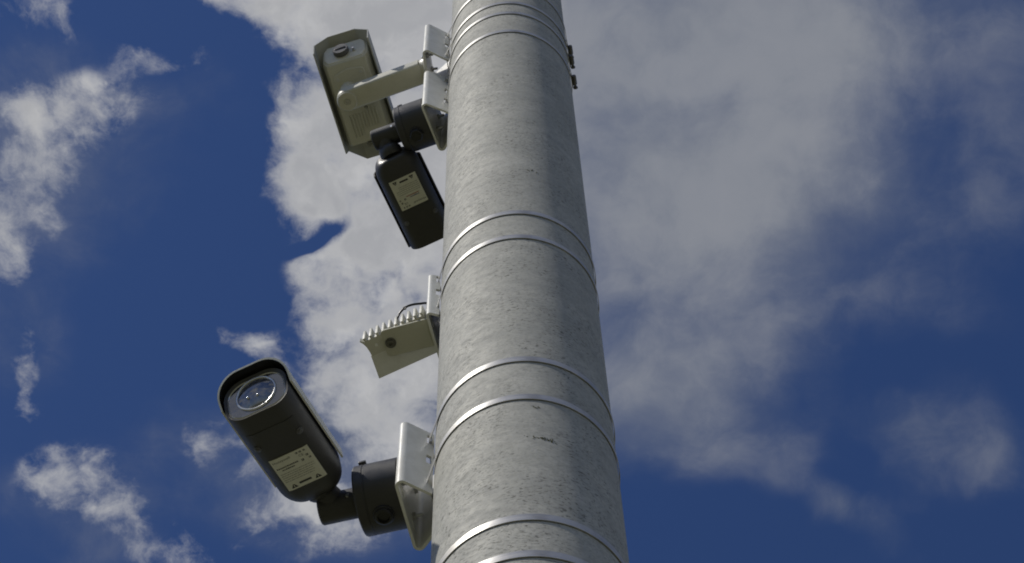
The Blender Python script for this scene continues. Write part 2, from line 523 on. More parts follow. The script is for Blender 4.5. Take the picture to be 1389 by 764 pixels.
def spline(pts, n=8):
    """Catmull-Rom through the points"""
    P = [Vector(p) for p in pts]
    P = [P[0] * 2 - P[1]] + P + [P[-1] * 2 - P[-2]]
    out = []
    for i in range(1, len(P) - 2):
        for k in range(n):
            t = k / n
            a, b_, c, d = P[i - 1:i + 3]
            out.append(0.5 * ((2 * b_) + (c - a) * t + (2 * a - 5 * b_ + 4 * c - d) * t * t + (3 * b_ - a - 3 * c + d) * t ** 3))
    out.append(P[-2])
    return out


def fillet(poly, r, seg=6):
    """open 2D polyline with its inner corners rounded"""
    out = [Vector(poly[0])]
    for a, b_, c in zip(poly, poly[1:], poly[2:]):
        a, b_, c = Vector(a), Vector(b_), Vector(c)
        u, w = (a - b_).normalized(), (c - b_).normalized()
        half = math.acos(max(-1, min(1, u.dot(w)))) / 2
        t = min(r / math.tan(half), 0.45 * min((a - b_).length, (c - b_).length))
        rr = t * math.tan(half)
        ctr = b_ + (u + w).normalized() * (rr / math.sin(half))
        p, q = b_ + u * t, b_ + w * t
        a0, a1 = math.atan2(*(p - ctr).yx), math.atan2(*(q - ctr).yx)
        da = (a1 - a0 + PI) % (2 * PI) - PI
        for k in range(seg + 1):
            an = a0 + da * k / seg
            out.append(ctr + rr * Vector((math.cos(an), math.sin(an))))
    out.append(Vector(poly[-1]))
    return out


def offset_open(pl, d):
    out = []
    for i, p in enumerate(pl):
        t0 = (pl[i] - pl[i - 1]).normalized() if i else None
        t1 = (pl[i + 1] - pl[i]).normalized() if i < len(pl) - 1 else None
        n0 = Vector((-t0.y, t0.x)) if t0 is not None else None
        n1 = Vector((-t1.y, t1.x)) if t1 is not None else None
        if n0 is None:
            out.append(p + n1 * d)
        elif n1 is None:
            out.append(p + n0 * d)
        else:
            m_ = (n0 + n1).normalized()
            out.append(p + m_ * (d / max(0.3, m_.dot(n0))))
    return out


def hull2d(pts):
    pts = sorted(set((round(p[0], 7), round(p[1], 7)) for p in pts))

    def half(seq):
        h = []
        for p in seq:
            while len(h) >= 2 and (h[-1][0] - h[-2][0]) * (p[1] - h[-2][1]) - (h[-1][1] - h[-2][1]) * (p[0] - h[-2][0]) <= 0:
                h.pop()
            h.append(p)
        return h[:-1]
    return half(pts) + half(reversed(pts))


def cut(o, cutters):
    """subtract closed bmeshes (in o's local frame) from mesh object o"""
    tmp = []
    for bm in cutters:
        bmesh.ops.recalc_face_normals(bm, faces=bm.faces)
        me = bpy.data.meshes.new("cutter")
        bm.to_mesh(me)
        bm.free()
        c = bpy.data.objects.new("cutter", me)
        COL.objects.link(c)
        c.parent = o
        md = o.modifiers.new("cut", 'BOOLEAN')
        md.operation = 'DIFFERENCE'
        md.solver = 'EXACT'
        md.object = c
        tmp.append(c)
    bpy.context.view_layer.update()
    dg = bpy.context.evaluated_depsgraph_get()
    new = bpy.data.meshes.new_from_object(o.evaluated_get(dg))
    o.modifiers.clear()
    old = o.data
    o.data = new
    bpy.data.meshes.remove(old)
    for c in tmp:
        me = c.data
        bpy.data.objects.remove(c)
        bpy.data.meshes.remove(me)
    bm = bmesh.new()
    bm.from_mesh(o.data)
    for f in bm.faces:
        f.smooth = True
    for e in bm.edges:
        e.smooth = len(e.link_faces) == 2 and e.calc_face_angle(0.0) < math.radians(30)
    bm.to_mesh(o.data)
    bm.free()


# ------------------------------------------------------------------ ground
bm = bmesh.new()
N_G = 24
for i in range(N_G + 1):
    for j in range(N_G + 1):
        s = lambda k: math.copysign(abs(k / N_G * 2 - 1) ** 3, k / N_G * 2 - 1) * 900.0
        x, y = s(i), s(j)
        bm.verts.new((x, y + 1.4, 0.0))
bm.verts.ensure_lookup_table()
for i in range(N_G):
    for j in range(N_G):
        k = i * (N_G + 1) + j
        bm.faces.new((bm.verts[k], bm.verts[k + N_G + 1], bm.verts[k + N_G + 2], bm.verts[k + 1]))
ground = finish('ground', bm, 'dry_grass')
tag(ground, None, None, kind='structure')

# ------------------------------------------------------------------ pole
pole = thing('steel_pole', Matrix.Translation(AXIS), 'thick round weathered grey pole rising through the whole picture', 'pole')
bm = bmesh.new()
prof = [(R_POLE, 0.0)] + [(R_POLE, 0.5 * k) for k in range(1, 19)]
lathe(bm, prof, 160)
finish('shaft', bm, 'galvanised_shaft', pole, Matrix.Translation(AXIS))
bm = bmesh.new()
lathe(bm, [(R_POLE + 0.006, 8.985), (R_POLE + 0.006, 9.02), (R_POLE * 0.6, 9.05), (0.01, 9.06)], 64)
finish('cap', bm, 'zinc', pole, Matrix.Translation(AXIS))
bm = bmesh.new()
lathe(bm, [(R_POLE + 0.09, 0.0), (R_POLE + 0.09, 0.02), (R_POLE + 0.085, 0.024), (R_POLE + 0.001, 0.024)], 64)
finish('base_flange', bm, 'galvanised_shaft', pole, Matrix.Translation(AXIS))
# small tuft of moss and a scuff caught on the shaft
for (az_d, z, sx_, n_) in ((281, 3.985, 0.019, 60), (277, 4.07, 0.009, 12), (284, 4.93, 0.011, 14)):
    bm = bmesh.new()
    for k in range(n_):
        a = math.radians(az_d) + random.gauss(0, sx_ / R_POLE * 0.55)
        zz = z + random.gauss(0, 0.0022) - (a - math.radians(az_d)) * 0.03
        rr = random.uniform(0.0005, 0.0012)
        c = Vector((R_POLE * math.cos(a), R_POLE * math.sin(a), zz))
        q = bmesh.ops.create_icosphere(bm, subdivisions=1, radius=rr)
        for v in q['verts']:
            v.co = v.co * random.uniform(0.7, 1.3) + c
    finish('moss_tuft', bm, 'moss', pole, Matrix.Translation(AXIS))

# ------------------------------------------------------------------ pole brackets
T_SHEET = 0.004


def slot_points(rp, w, w2, frac=0.88):
    rc = math.sqrt(R_POLE ** 2 - w2 ** 2) + 0.002
    ex, ey = rc, w2
    return rp + (ex - rp) * frac, w + (ey - w) * frac


def bracket(label, az_deg, rp, w, z0, h, w2, bands, bolts=True, extra_slot=True):
    az = math.radians(az_deg)
    F = frame_az(az, rp, z0)
    t = thing('pole_bracket', F, label, 'bracket', 'bent white brackets strapped to the pole')
    rc = math.sqrt(R_POLE ** 2 - w2 ** 2) + 0.002
    d = rp - rc
    outer = fillet([Vector((-d, w2)), Vector((0, w)), Vector((0, -w)), Vector((-d, -w2))], 0.0090, 7)
    inner = offset_open(outer, -T_SHEET)
    if inner[len(inner) // 2].x > outer[len(outer) // 2].x:
        inner = offset_open(outer, T_SHEET)
    loop = outer + list(reversed(inner))
    bm = bmesh.new()
    rings = []
    for (zz, ins) in ((0.0, 0.0007), (0.0007, 0.0), (h - 0.0007, 0.0), (h, 0.0007)):
        rings.append([Vector((p.x, p.y, zz)) for p in loop])
    loft(bm, rings)
    o = finish('bent_plate', bm, 'white_paint', t, F, 30)
    # strap slots in both wings
    cutters = []
    sx0, sy0 = slot_points(rp, w, w2)
    zs = [zb - z0 + 0.008 for zb in bands]
    if extra_slot and len(zs) == 2:
        zs.append(sum(zs) / 2)
    for sgn in (1, -1):
        dirv = Vector((-d, (w2 - w) * sgn, 0)).normalized()
        for zz in zs:
            c = Vector((sx0 - rp, sy0 * sgn, zz))
            Mx = Matrix(((dirv.x, -dirv.y, 0, c.x), (dirv.y, dirv.x, 0, c.y), (0, 0, 1, c.z), (0, 0, 0, 1)))
            b2 = bmesh.new()
            box(b2, (-0.0040, -0.012, -0.0110), (0.0040, 0.012, 0.0110), Mx, 0.0014)
            cutters.append(b2)
    # cable and fixing slots in the front plate
    for (yy, zz, hy, hz) in ((w * 0.42, 0.02, 0.011, 0.004), (-w * 0.38, 0.026, 0.013, 0.004), (w * 0.5, h - 0.024, 0.010, 0.004)):
        b2 = bmesh.new()
        box(b2, (-0.02, yy - hy, zz - hz), (0.012, yy + hy, zz + hz), None, 0.0015)
        cutters.append(b2)
    cut(o, cutters)
    if bolts:
        for (yy, zz) in ((0.028, h * 0.5 + 0.036), (-0.028, h * 0.5 + 0.036), (0.028, h * 0.5 - 0.036), (-0.028, h * 0.5 - 0.036)):
            bm = bmesh.new()
            lathe(bm, [(0.0028, 0.0), (0.0028, 0.013), (0.0022, 0.0142)], 16)
            lathe(bm, [(0.0062, 0.0), (0.0062, 0.0045), (0.0055, 0.0052)], 6)
            finish('bolt', bm, 'zinc', t, F @ frame_axis((-T_SHEET, yy, zz), (-1, 0, 0)))
    return t


LOW = dict(az_deg=168.8, rp=0.170, w=0.0675, z0=4.066, h=0.165, w2=0.026, bands=(4.2027, 4.0901))
MID = dict(az_deg=162.0, rp=0.175, w=0.066, z0=5.635, h=0.205, w2=0.019, bands=(5.6896, 5.8130))
TOP = dict(az_deg=174.0, rp=0.178, w=0.066, z0=5.862, h=0.180, w2=0.027, bands=(5.8849, 6.0077))
ILL = dict(az_deg=168.0, rp=0.142, w=0.050, z0=4.607, h=0.146, w2=0.038, bands=(4.7317, 4.6326))
bracket('white bent bracket holding the lowest dark camera with the lens showing', **LOW)
bracket('white bent bracket behind the label-side dark camera, second bracket from the top', **MID)
bracket('topmost white bent bracket, carrying the cream camera on its long arm', **TOP)
bracket('narrow white bracket holding the small finned floodlight halfway up the pole', bolts=False, **ILL)

# ------------------------------------------------------------------ straps
STRAP_H, STRAP_T = 0.0138, 0.0010


def strap(z, label, br=None, buckle_az=60.0):
    F = Matrix.Translation(AXIS + Vector((0, 0, z)))
    t = thing('steel_strap', F, label, 'strap', 'steel straps clamped round the pole')
    rin = R_POLE + 0.0011
    pts = [(rin * math.cos(2 * PI * k / 180), rin * math.sin(2 * PI * k / 180)) for k in range(180)]
    if br:
        sx0, sy0 = slot_points(br['rp'], br['w'], br['w2'])
        a = math.radians(br['az_deg'])
        for sgn in (1, -1):
            pts.append((sx0 * math.cos(a) - sgn * sy0 * math.sin(a), sx0 * math.sin(a) + sgn * sy0 * math.cos(a)))
    loop = [Vector(p) for p in hull2d(pts)]
    n = len(loop)
    outl = []
    for i in range(n):
        tg = (loop[(i + 1) % n] - loop[i - 1]).normalized()
        outl.append(loop[i] + Vector((tg.y, -tg.x)) * STRAP_T)
    bm = bmesh.new()
    rows = []
    for (lp, zz) in ((loop, 0.0), (outl, 0.0002), (outl, STRAP_H - 0.0002), (loop, STRAP_H)):
        rows.append([bm.verts.new((p.x, p.y, zz)) for p in lp])
    for a_, b_ in ((0, 1), (1, 2), (2, 3), (3, 0)):
        for i in range(n):
            j = (i + 1) % n
            bm.faces.new((rows[a_][i], rows[a_][j], rows[b_][j], rows[b_][i]))
    finish('band', bm, 'stainless_strap', t, F, 40)
    # worm-screw buckle
    a = math.radians(buckle_az)
    B = F @ Matrix.Rotation(a, 4, 'Z') @ Matrix.Translation((R_POLE + 0.002, 0, STRAP_H / 2)) @ Matrix.Scale(0.82, 4)
    bm = bmesh.new()
    box(bm, (0.0, -0.017, -0.0095), (0.0022, 0.017, 0.0095), None, 0.0008)
    rings = []
    for yy, rr in ((-0.012, 0.0052), (-0.010, 0.0062), (0.010, 0.0062), (0.012, 0.0052)):
        rings.append([Vector((0.0062 + rr * math.cos(2 * PI * k / 20), yy, rr * 1.25 * math.sin(2 * PI * k / 20))) for k in range(20)])
    loft(bm, rings)
    bk = finish('buckle', bm, 'shaded_steel', t, B)
    bm = bmesh.new()
    lathe(bm, [(0.0035, 0.0), (0.0035, 0.006), (0.0058, 0.0062), (0.0058, 0.0105), (0.005, 0.0115)], 6)
    finish('screw', bm, 'shaded_steel', bk, B @ frame_axis((0.0068, 0.012, 0), (0, 1, 0)))
    bm = bmesh.new()
    box(bm, (0.0005, -0.028, -0.0062), (0.0019, -0.016, 0.0062), None, 0.0004)
    finish('strap_end', bm, 'stainless_strap', t, B)


strap(6.0077, 'topmost steel strap, cut by the upper edge of the picture', TOP, 70)
strap(5.8849, 'second steel strap from the top, at the foot of the topmost bracket', TOP, -7)
strap(5.8130, 'third steel strap from the top, at the head of the second bracket', MID, -8)
strap(5.6896, 'fourth steel strap from the top, lowest of the close upper four', MID, -7)
strap(4.7317, 'upper of the two straps holding the floodlight bracket', ILL, 65)
strap(4.6326, 'lower of the two straps holding the floodlight bracket', ILL, 58)
strap(4.2027, 'upper of the two straps holding the lowest white bracket', LOW, 62)
strap(4.0901, 'lower of the two straps holding the lowest white bracket', LOW, 66)
strap(3.7784, 'steel strap near the bottom edge, below the lowest bracket', None, 60)
strap(3.6957, 'lowest steel strap, cut by the bottom edge of the picture', None, 64)


# ------------------------------------------------------------------ dark bullet cameras
def round_rect(w, h, rb, rt, seg=9):
    """closed (x, z) outline, bottom at z=0"""
    pts = []
    for (cx, cz, r, a0) in ((w / 2 - rb, rb, rb, -90), (w / 2 - rt, h - rt, rt, 0), (-w / 2 + rt, h - rt, rt, 90), (-w / 2 + rb, rb, rb, 180)):
        for k in range(seg + 1):
            a = math.radians(a0 + 90.0 * k / seg)
            pts.append((cx + r * math.cos(a), cz + r * math.sin(a)))
    return pts


def inset(pts, d, w, h):
    return [(x * (w - 2 * d) / w, h / 2 + (z - h / 2) * (h - 2 * d) / h) for x, z in pts]


BW, BH, RB, RT = 0.093, 0.075, 0.026, 0.032
Y_FRONT, Y_TAIL = 0.120, -0.074


def bottom_z(x):
    f = BW / 2 - RB
    e = max(0.0, abs(x) - f)
    return RB - math.sqrt(max(0.0, RB * RB - e * e))


def text_mesh(bm, body, size, x, y, M2):
    """add lettering (from the built-in font) to bm; M2 maps (right, up) to 3D"""
    cu = bpy.data.curves.new("lettering", 'FONT')
    cu.body = body
    cu.size = size
    cu.resolution_u = 2
    o = bpy.data.objects.new("lettering", cu)
    COL.objects.link(o)
    bpy.context.view_layer.update()
    dg = bpy.context.evaluated_depsgraph_get()
    me = bpy.data.meshes.new_from_object(o.evaluated_get(dg))
    bpy.data.objects.remove(o)
    bpy.data.curves.remove(cu)
    base = len(bm.verts)
    vs_ = [bm.verts.new(M2(v.co.x + x, v.co.y + y)) for v in me.vertices]
    for p in me.polygons:
        try:
            bm.faces.new([vs_[i] for i in p.vertices])
        except ValueError:
            pass
    bpy.data.meshes.remove(me)


def rect2(bm, x0, y0, x1, y1, M2, nx=1):
    for i in range(nx):
        a, c = x0 + (x1 - x0) * i / nx, x0 + (x1 - x0) * (i + 1) / nx
        bm.faces.new([bm.verts.new(M2(*p)) for p in ((a, y0), (c, y0), (c, y1), (a, y1))])


GLINT_BEADS = ((0.003, -0.0085), (-0.0105, -0.0065))


def bullet_camera(label, base, az_deg, zc, aim, hood_mats, r_end, label_style, hex_plug):
    """base: bracket; zc: height of the box axis; aim: frame of the body (z=0 underside, y=0 label centre)"""
    az = math.radians(az_deg)
    rp = base['rp']
    F = frame_az(az, rp, zc)
    t = thing('bullet_camera', F, label, 'security camera', 'cameras on the pole')
    AXM = F @ frame_axis((0.0, 0, 0), (1, 0, 0))             # z runs outward
    # junction box
    bm = bmesh.new()
    lathe(bm, [(0.046, 0.0005), (0.0495, 0.002), (0.0495, 0.048), (0.0486, 0.0488), (0.0486, 0.0502), (0.0495, 0.051), (0.0495, 0.0622), (0.0482, 0.0642), (0.044, 0.0652)], 64, AXM)
    jb = finish('junction_box', bm, 'dark_grey_paint', t, Matrix.Identity(4))
    bm = bmesh.new()
    D = frame_axis((0.029, 0.0, -0.047), (0, -0.05, -1))
    lathe(bm, [(0.0150, 0.0), (0.0150, 0.004), (0.0140, 0.005)], 28)
    if hex_plug:
        lathe(bm, [(0.0138, 0.005), (0.0138, 0.013), (0.0122, 0.0145)], 6)
        lathe(bm, [(0.0078, 0.0145), (0.0078, 0.0155), (0.0060, 0.0155), (0.0060, 0.0150)], 20)
    else:
        lathe(bm, [(0.0128, 0.005), (0.0128, 0.008), (0.0104, 0.0095), (0.0084, 0.0095), (0.0084, 0.006)], 28)
    finish('plug', bm, 'black_plastic', jb, F @ D)
    # slotted clip on the upper side of the box lid
    bm = bmesh.new()
    box(bm, (0.0475, 0.028, 0.0330), (0.0585, 0.043, 0.0372), None, 0.0012)
    finish('lid_clip', bm, 'grey_plastic', jb, F)
    # stub arm
    L0, L1 = 0.0645, r_end - rp
    bm = bmesh.new()
    lathe(bm, [(0.0215, L0), (0.0215, L1 - 0.002), (0.0200, L1), (0.012, L1 + 0.0006)], 40, AXM)
    lathe(bm, [(0.0235, L0), (0.0235, L0 + 0.004), (0.0215, L0 + 0.005)], 40, AXM, False, False)
    st = finish('stub_arm', bm, 'dark_grey_paint', t, Matrix.Identity(4))
    bm = bmesh.new()
    lathe(bm, [(0.0030, -0.0238), (0.0030, 0.0225), (0.0024, 0.0238)], 14)
    finish('clamp_screw', bm, 'zinc', st, F @ frame_axis((L0 + 0.011, 0.0, 0.0), (0.1, 0.9, -0.45)))
    # swivel neck from stub to tail
    tail = aim @ Vector((0, Y_TAIL + 0.004, BH * 0.47))
    joint = F @ Vector((L1 - 0.024, 0, 0))
    d = tail - joint
    nrm = d.normalized()
    NK = frame_axis(joint, d)
    ln = d.length
    bm = bmesh.new()
    lathe(bm, [(0.016, -0.004), (0.0185, 0.004), (0.0190, ln * 0.35), (0.0180, ln * 0.5), (0.0205, ln * 0.56), (0.0235, ln * 0.66),
               (0.0240, ln * 0.9), (0.0225, ln * 1.06)], 40)
    nk = finish('swivel_neck', bm, 'dark_grey_paint', t, NK)
    # body
    prof = round_rect(BW, BH, RB, RT)
    bm = bmesh.new()
    rings = []
    stations = []
    for k in range(11):
        a = k / 10 * PI / 2
        stations.append((Y_TAIL + 0.036 * (1 - math.cos(PI / 2 - a)) if False else Y_TAIL + 0.034 * (1 - math.cos(a)), 0.44 + 0.56 * math.sin(a) ** 0.85))
    stations += [(-0.02, 1.0), (0.03, 1.0), (0.08, 1.0), (Y_FRONT - 0.002, 1.0), (Y_FRONT, 0.985)]
    for (y, s) in stations:
        s2 = 0.30 + 0.70 * s
        rings.append([Vector((x * s, y, BH / 2 + (z - BH / 2) * s2)) for x, z in prof])
    loft(bm, rings, True, True, False)
    # front lip, turned inwards to the glass
    ins1 = inset(prof, 0.0050, BW, BH)
    ins0 = [(x * 0.985, BH / 2 + (z - BH / 2) * (0.30 + 0.7 * 0.985)) for x, z in prof]
    loft(bm, [[Vector((x, Y_FRONT, z)) for x, z in ins0], [Vector((x, Y_FRONT - 0.0030, z)) for x, z in ins1]], True, False, False)
    body = finish('body', bm, 'dark_grey_paint', t, aim, 28)
    # service door on the underside, proud by half a millimetre, with its two screws
    bm = bmesh.new()
    dx, y0, y1 = 0.0345, 0.036, 0.088
    nx = 16
    cols = []
    for i in range(nx + 1):
        x = -dx + 2 * dx * i / nx
        z = bottom_z(x) - 0.0007
        cols.append([bm.verts.new((x, y0, z)), bm.verts.new((x, y1, z)), bm.verts.new((x, y0 - 0.0005, z + 0.002)), bm.verts.new((x, y1 + 0.0005, z + 0.002))])
    for a_, b_ in zip(cols, cols[1:]):
        bm.faces.new((a_[0], a_[1], b_[1], b_[0]))
        bm.faces.new((a_[0], b_[0], b_[2], a_[2]))
        bm.faces.new((a_[1], a_[3], b_[3], b_[1]))
    door = finish('service_door', bm, 'dark_grey_paint', body, aim)
    for x in (-0.031, 0.031):
        z = bottom_z(x)
        bm = bmesh.new()
        lathe(bm, [(0.0052, 0.0), (0.0052, 0.0012), (0.0044, 0.0016)], 20)
        lathe(bm, [(0.0030, 0.0012), (0.0030, 0.0028), (0.0022, 0.0034)], 16)
        n_ = Vector((x / BW * 1.3, 0, -1)).normalized()
        finish('screw', bm, 'grey_plastic', t, aim @ frame_axis((x, 0.060, z - 0.0004), n_))
    # bright inner trim round the glass
    bm = bmesh.new()
    a1 = inset(prof, 0.0046, BW, BH)
    a2 = inset(prof, 0.0066, BW, BH)
    loft(bm, [[Vector((x, Y_FRONT - 0.0026, z)) for x, z in a1], [Vector((x, Y_FRONT - 0.0016, z)) for x, z in inset(prof, 0.0056, BW, BH)],
              [Vector((x, Y_FRONT - 0.0030, z)) for x, z in a2]], True, False, False)
    finish('window_trim', bm, 'bright_trim', t, aim, 60)
    bm = bmesh.new()
    bm.faces.new([bm.verts.new((x, Y_FRONT - 0.0027, z)) for x, z in a2])
    fg = finish('front_window', bm, 'front_glass', t, aim)
    # lens
    LZ = BH * 0.53
    LF = aim @ frame_axis((0, Y_FRONT - 0.0028, LZ), (0, 1, 0))
    bm = bmesh.new()
    lathe(bm, [(0.0262, 0.0003), (0.0266, 0.0018), (0.0280, 0.0023), (0.0294, 0.0018), (0.0298, 0.0003)], 56, None, False, False)
    finish('lens_ring', bm, 'bright_trim', t, LF, 60)
    bm = bmesh.new()
    n_ = 14
    rad, sag = 0.0262, 0.0042
    S = (rad * rad + sag * sag) / (2 * sag)
    pr = []
    for k in range(n_ + 1):
        rr = rad * (1 - k / n_) if k < n_ else 0.0004
        pr.append((rr, 0.0008 + math.sqrt(S * S - rr * rr) - (S - sag)))
    lathe(bm, pr, 56, None, False, True)
    ln_ = finish('lens', bm, 'lens_glass', t, LF, 80)
    for (lx_, ly_) in GLINT_BEADS:  # mirror beads added on the lens only to make small glints
        bm = bmesh.new()
        q = bmesh.ops.create_uvsphere(bm, u_segments=16, v_segments=10, radius=0.0021)
        for v in q['verts']:
            v.co = v.co + Vector((lx_, ly_, 0.0050))
        finish('glint_bead', bm, 'mirror_bead', ln_, LF, 80)
    # sun hood: open below, longer at the brow than at its lower edges
    hw, hh, z_lo = BW + 0.011, BH + 0.0080, 0.034
    full = round_rect(hw, hh, RB, RT + 0.004, 10)
    arc = [p for p in full[11:33]]
    arc = [(hw / 2, z_lo)] + arc + [(-hw / 2, z_lo)]
    th = 0.0026
    inn = [(x * (hw - 2 * th) / hw, z if i in (0, len(arc) - 1) else z_lo + (z - z_lo) * (hh - z_lo - th) / (hh - z_lo)) for i, (x, z) in enumerate(arc)]

    def yf(z):
        u = (z - z_lo) / (hh - z_lo)
        return Y_FRONT - 0.002 + 0.0150 * min(1.0, max(0.0, u)) ** 0.7
    YR = -0.047
    bm = bmesh.new()
    rows = []
    for pr_, tf in ((arc, 0.0), (inn, 1.0)):
        fr = [bm.verts.new((x, yf(z), z)) for x, z in pr_]
        md_ = [bm.verts.new((x, 0.03, z)) for x, z in pr_]
        bk = [bm.verts.new((x, YR, z)) for x, z in pr_]
        rows.append((fr, md_, bk))
    n_ = len(arc)
    for li, (fr, md_, bk) in enumerate(rows):
        for a_, b_ in ((fr, md_), (md_, bk)):
            for i in range(n_ - 1):
                f = bm.faces.new((a_[i], a_[i + 1], b_[i + 1], b_[i]))
                f.material_index = li
    for s_ in (0, 2):
        for i in range(n_ - 1):
            bm.faces.new((rows[0][s_][i], rows[0][s_][i + 1], rows[1][s_][i + 1], rows[1][s_][i]))
    for i in (0, n_ - 1):
        for a_, b_ in ((0, 1), (1, 2)):
            bm.faces.new((rows[0][a_][i], rows[0][b_][i], rows[1][b_][i], rows[1][a_][i]))
    finish('sun_hood', bm, None, t, aim, 35, mats=hood_mats)
    # rating label on the underside
    lx, ly = 0.0285, 0.0325

    def on_bottom(off):
        return lambda r, u: Vector((-r, u, bottom_z(r) - off))
    bm = bmesh.new()
    cols = []
    nx = 14
    for i in range(nx + 1):
        x = -lx + 2 * lx * i / nx
        cols.append([bm.verts.new((x, -ly, bottom_z(x) - 0.0008)), bm.verts.new((x, ly, bottom_z(x) - 0.0008)),
                     bm.verts.new((x, -ly, bottom_z(x) + 0.0005)), bm.verts.new((x, ly, bottom_z(x) + 0.0005))])
    for a_, b_ in zip(cols, cols[1:]):
        bm.faces.new((a_[0], a_[1], b_[1], b_[0]))
        bm.faces.new((a_[0], b_[0], b_[2], a_[2]))
        bm.faces.new((a_[1], a_[3], b_[3], b_[1]))
    for c_ in (cols[0], cols[-1]):
        bm.faces.new((c_[0], c_[1], c_[3], c_[2]))
    lb = finish('rating_label', bm, 'label_stock', t, aim, 40)
    P2 = on_bottom(0.0010)
    rng = random.Random(11)
    bm = bmesh.new()
    text_mesh(bm, "Honeywell", 0.0060, -0.0262, 0.0238, P2)
    # warning triangles with a light bang mark, and the black bar between them
    for tx in (-0.0225, 0.0130):
        x0, y0, s_ = tx, -0.0295, 0.0095
        bm.faces.new([bm.verts.new(P2(*p)) for p in ((x0, y0), (x0 + s_, y0), (x0 + s_ * 0.62, y0 + s_ * 0.72), (x0 + s_ * 0.38, y0 + s_ * 0.72))])
    rect2(bm, -0.0095, -0.0265, 0.0085, -0.0228, P2, 4)
    # approval marks on the right
    text_mesh(bm, "CE", 0.0060, 0.0105, 0.0190, P2)
    for (x0, y0, s_) in ((0.0085, 0.0260, 0.0032), (0.0135, 0.0260, 0.0034), (0.0195, 0.0262, 0.0030), (0.0105, 0.0100, 0.0040), (0.0195, 0.0160, 0.0036), (0.0215, 0.0100, 0.0032)):
        for k in range(2):
            rect2(bm, x0, y0 + k * s_ * 0.6, x0 + s_, y0 + k * s_ * 0.6 + s_ * 0.3, P2)
        rect2(bm, x0 + s_ * 0.7, y0, x0 + s_, y0 + s_, P2)
    if label_style == 'dark':
        for (y, x1, hgt) in ((0.0118, 0.0060, 0.0026), (0.0072, -0.0010, 0.0022)):
            x = -0.0255 + (0.006 if hgt < 0.0024 else 0)
            while x < x1:
                wd = rng.uniform(0.0012, 0.0030)
                rect2(bm, x, y, min(x + wd, x1), y + hgt * rng.uniform(0.75, 1.0), P2)
                x += wd + rng.uniform(0.0004, 0.0008)
    for y in (0.0010, -0.0030, -0.0070, -0.0110, -0.0150):
        x = -0.0255
        x_end = 0.0245 - rng.uniform(0, 0.009)
        while x < x_end:
            wd = rng.uniform(0.0015, 0.0055)
            rect2(bm, x, y, min(x + wd, x_end), y + 0.0007, P2)
            x += wd + 0.0009
    finish('printing', bm, 'print_ink', lb, aim)
    # white bang marks inside the triangles
    P3 = on_bottom(0.0012)
    for tx in (-0.0225, 0.0130):
        bm = bmesh.new()
        bm.faces.new([bm.verts.new(P3(*p)) for p in ((tx + 0.0044, -0.0284), (tx + 0.0051, -0.0284), (tx + 0.0054, -0.0241), (tx + 0.0041, -0.0241))])
        finish('bang_mark', bm, 'label_stock', lb, aim)
    if label_style != 'dark':
        for mat, y, x0, x1 in (('blue_ink', 0.0105, -0.0180, 0.0020), ('red_ink', 0.0068, -0.0190, 0.0080)):
            bm = bmesh.new()
            x = x0
            while x < x1:
                wd = rng.uniform(0.0010, 0.0028)
                rect2(bm, x, y, min(x + wd, x1), y + 0.0020, P2)
                x += wd + 0.0006
            finish('coloured_printing', bm, mat, lb, aim)
    return t


AIM_LOW = frame_aim((-0.3066, 1.3925, 4.0908), 249.6, -18.0, -5.2)
AIM_MID = frame_aim((-0.2167, 1.6085, 5.6150), 68.6, -1.5, 7.0) @ Matrix.Scale(1.03, 4)
bullet_camera('lowest dark grey camera, lens facing the viewer under a pale-edged hood, label on its belly',
              LOW, 168.8, 4.133, AIM_LOW, ['pale_grey_shell', 'black_plastic'], 0.292, 'dark', False)
bullet_camera('dark grey camera aimed away behind the pole, label on its belly, below the cream camera',
              MID, 162.0, 5.682, AIM_MID, ['dark_grey_paint', 'black_plastic'], 0.300, 'coloured', True)


# ------------------------------------------------------------------ cream camera on the long arm
AIM_TOP = frame_aim((-0.3392, 1.5393, 6.020), 74.7, -12.0, 0.0)
F_TOP = frame_az(math.radians(TOP['az_deg']), TOP['rp'], 5.955, -0.022)
cream = thing('bullet_camera', F_TOP, 'cream camera with a boxy hood on a long flat arm at the top', 'security camera', 'cameras on the pole')
pivot = Vector((-0.3548, 1.5259, 5.950))
# arm, a shallow rounded bar from the flange to the pivot
a0 = F_TOP @ Vector((0.010, 0.0, 0.0))
av = Vector((a0.x - pivot.x, a0.y - pivot.y, 0))
ARM = frame_axis((pivot.x, pivot.y, pivot.z), (0, 0, 1))
ax_ = av.normalized()
ay_ = Vector((-ax_.y, ax_.x, 0))
ARM = Matrix(((ax_.x, ay_.x, 0, pivot.x), (ax_.y, ay_.y, 0, pivot.y), (0, 0, 1, pivot.z), (0, 0, 0, 1)))
Lr = av.length
bm = bmesh.new()
rings = []
for (dz, ins) in ((0.0, 0.0050), (0.0015, 0.0020), (0.005, 0.0), (0.030, 0.0), (0.034, 0.002), (0.0355, 0.005)):
    hw_ = 0.0235 - ins
    pts = []
    for k in range(17):
        a = PI / 2 + PI * k / 16
        pts.append((hw_ * math.cos(a), hw_ * math.sin(a)))
    pts += [(Lr - 0.006, -hw_ * 1.04), (Lr - 0.006, hw_ * 1.04)]
    rings.append([Vector((x, y, dz)) for x, y in pts])
loft(bm, rings)
arm = finish('arm', bm, 'cream_paint', cream, ARM, 35)
bm = bmesh.new()
lathe(bm, [(0.0212, 0.0005), (0.0212, -0.0022), (0.0200, -0.0034), (0.0075, -0.0036), (0.0068, -0.0026)], 44, None, False, True)
cap_ = finish('pivot_cap', bm, 'cream_paint', arm, ARM, 35)
bm = bmesh.new()
lathe(bm, [(0.0060, -0.0022), (0.0060, -0.0044), (0.0035, -0.0046), (0.0030, -0.0030)], 6, None, False, True)
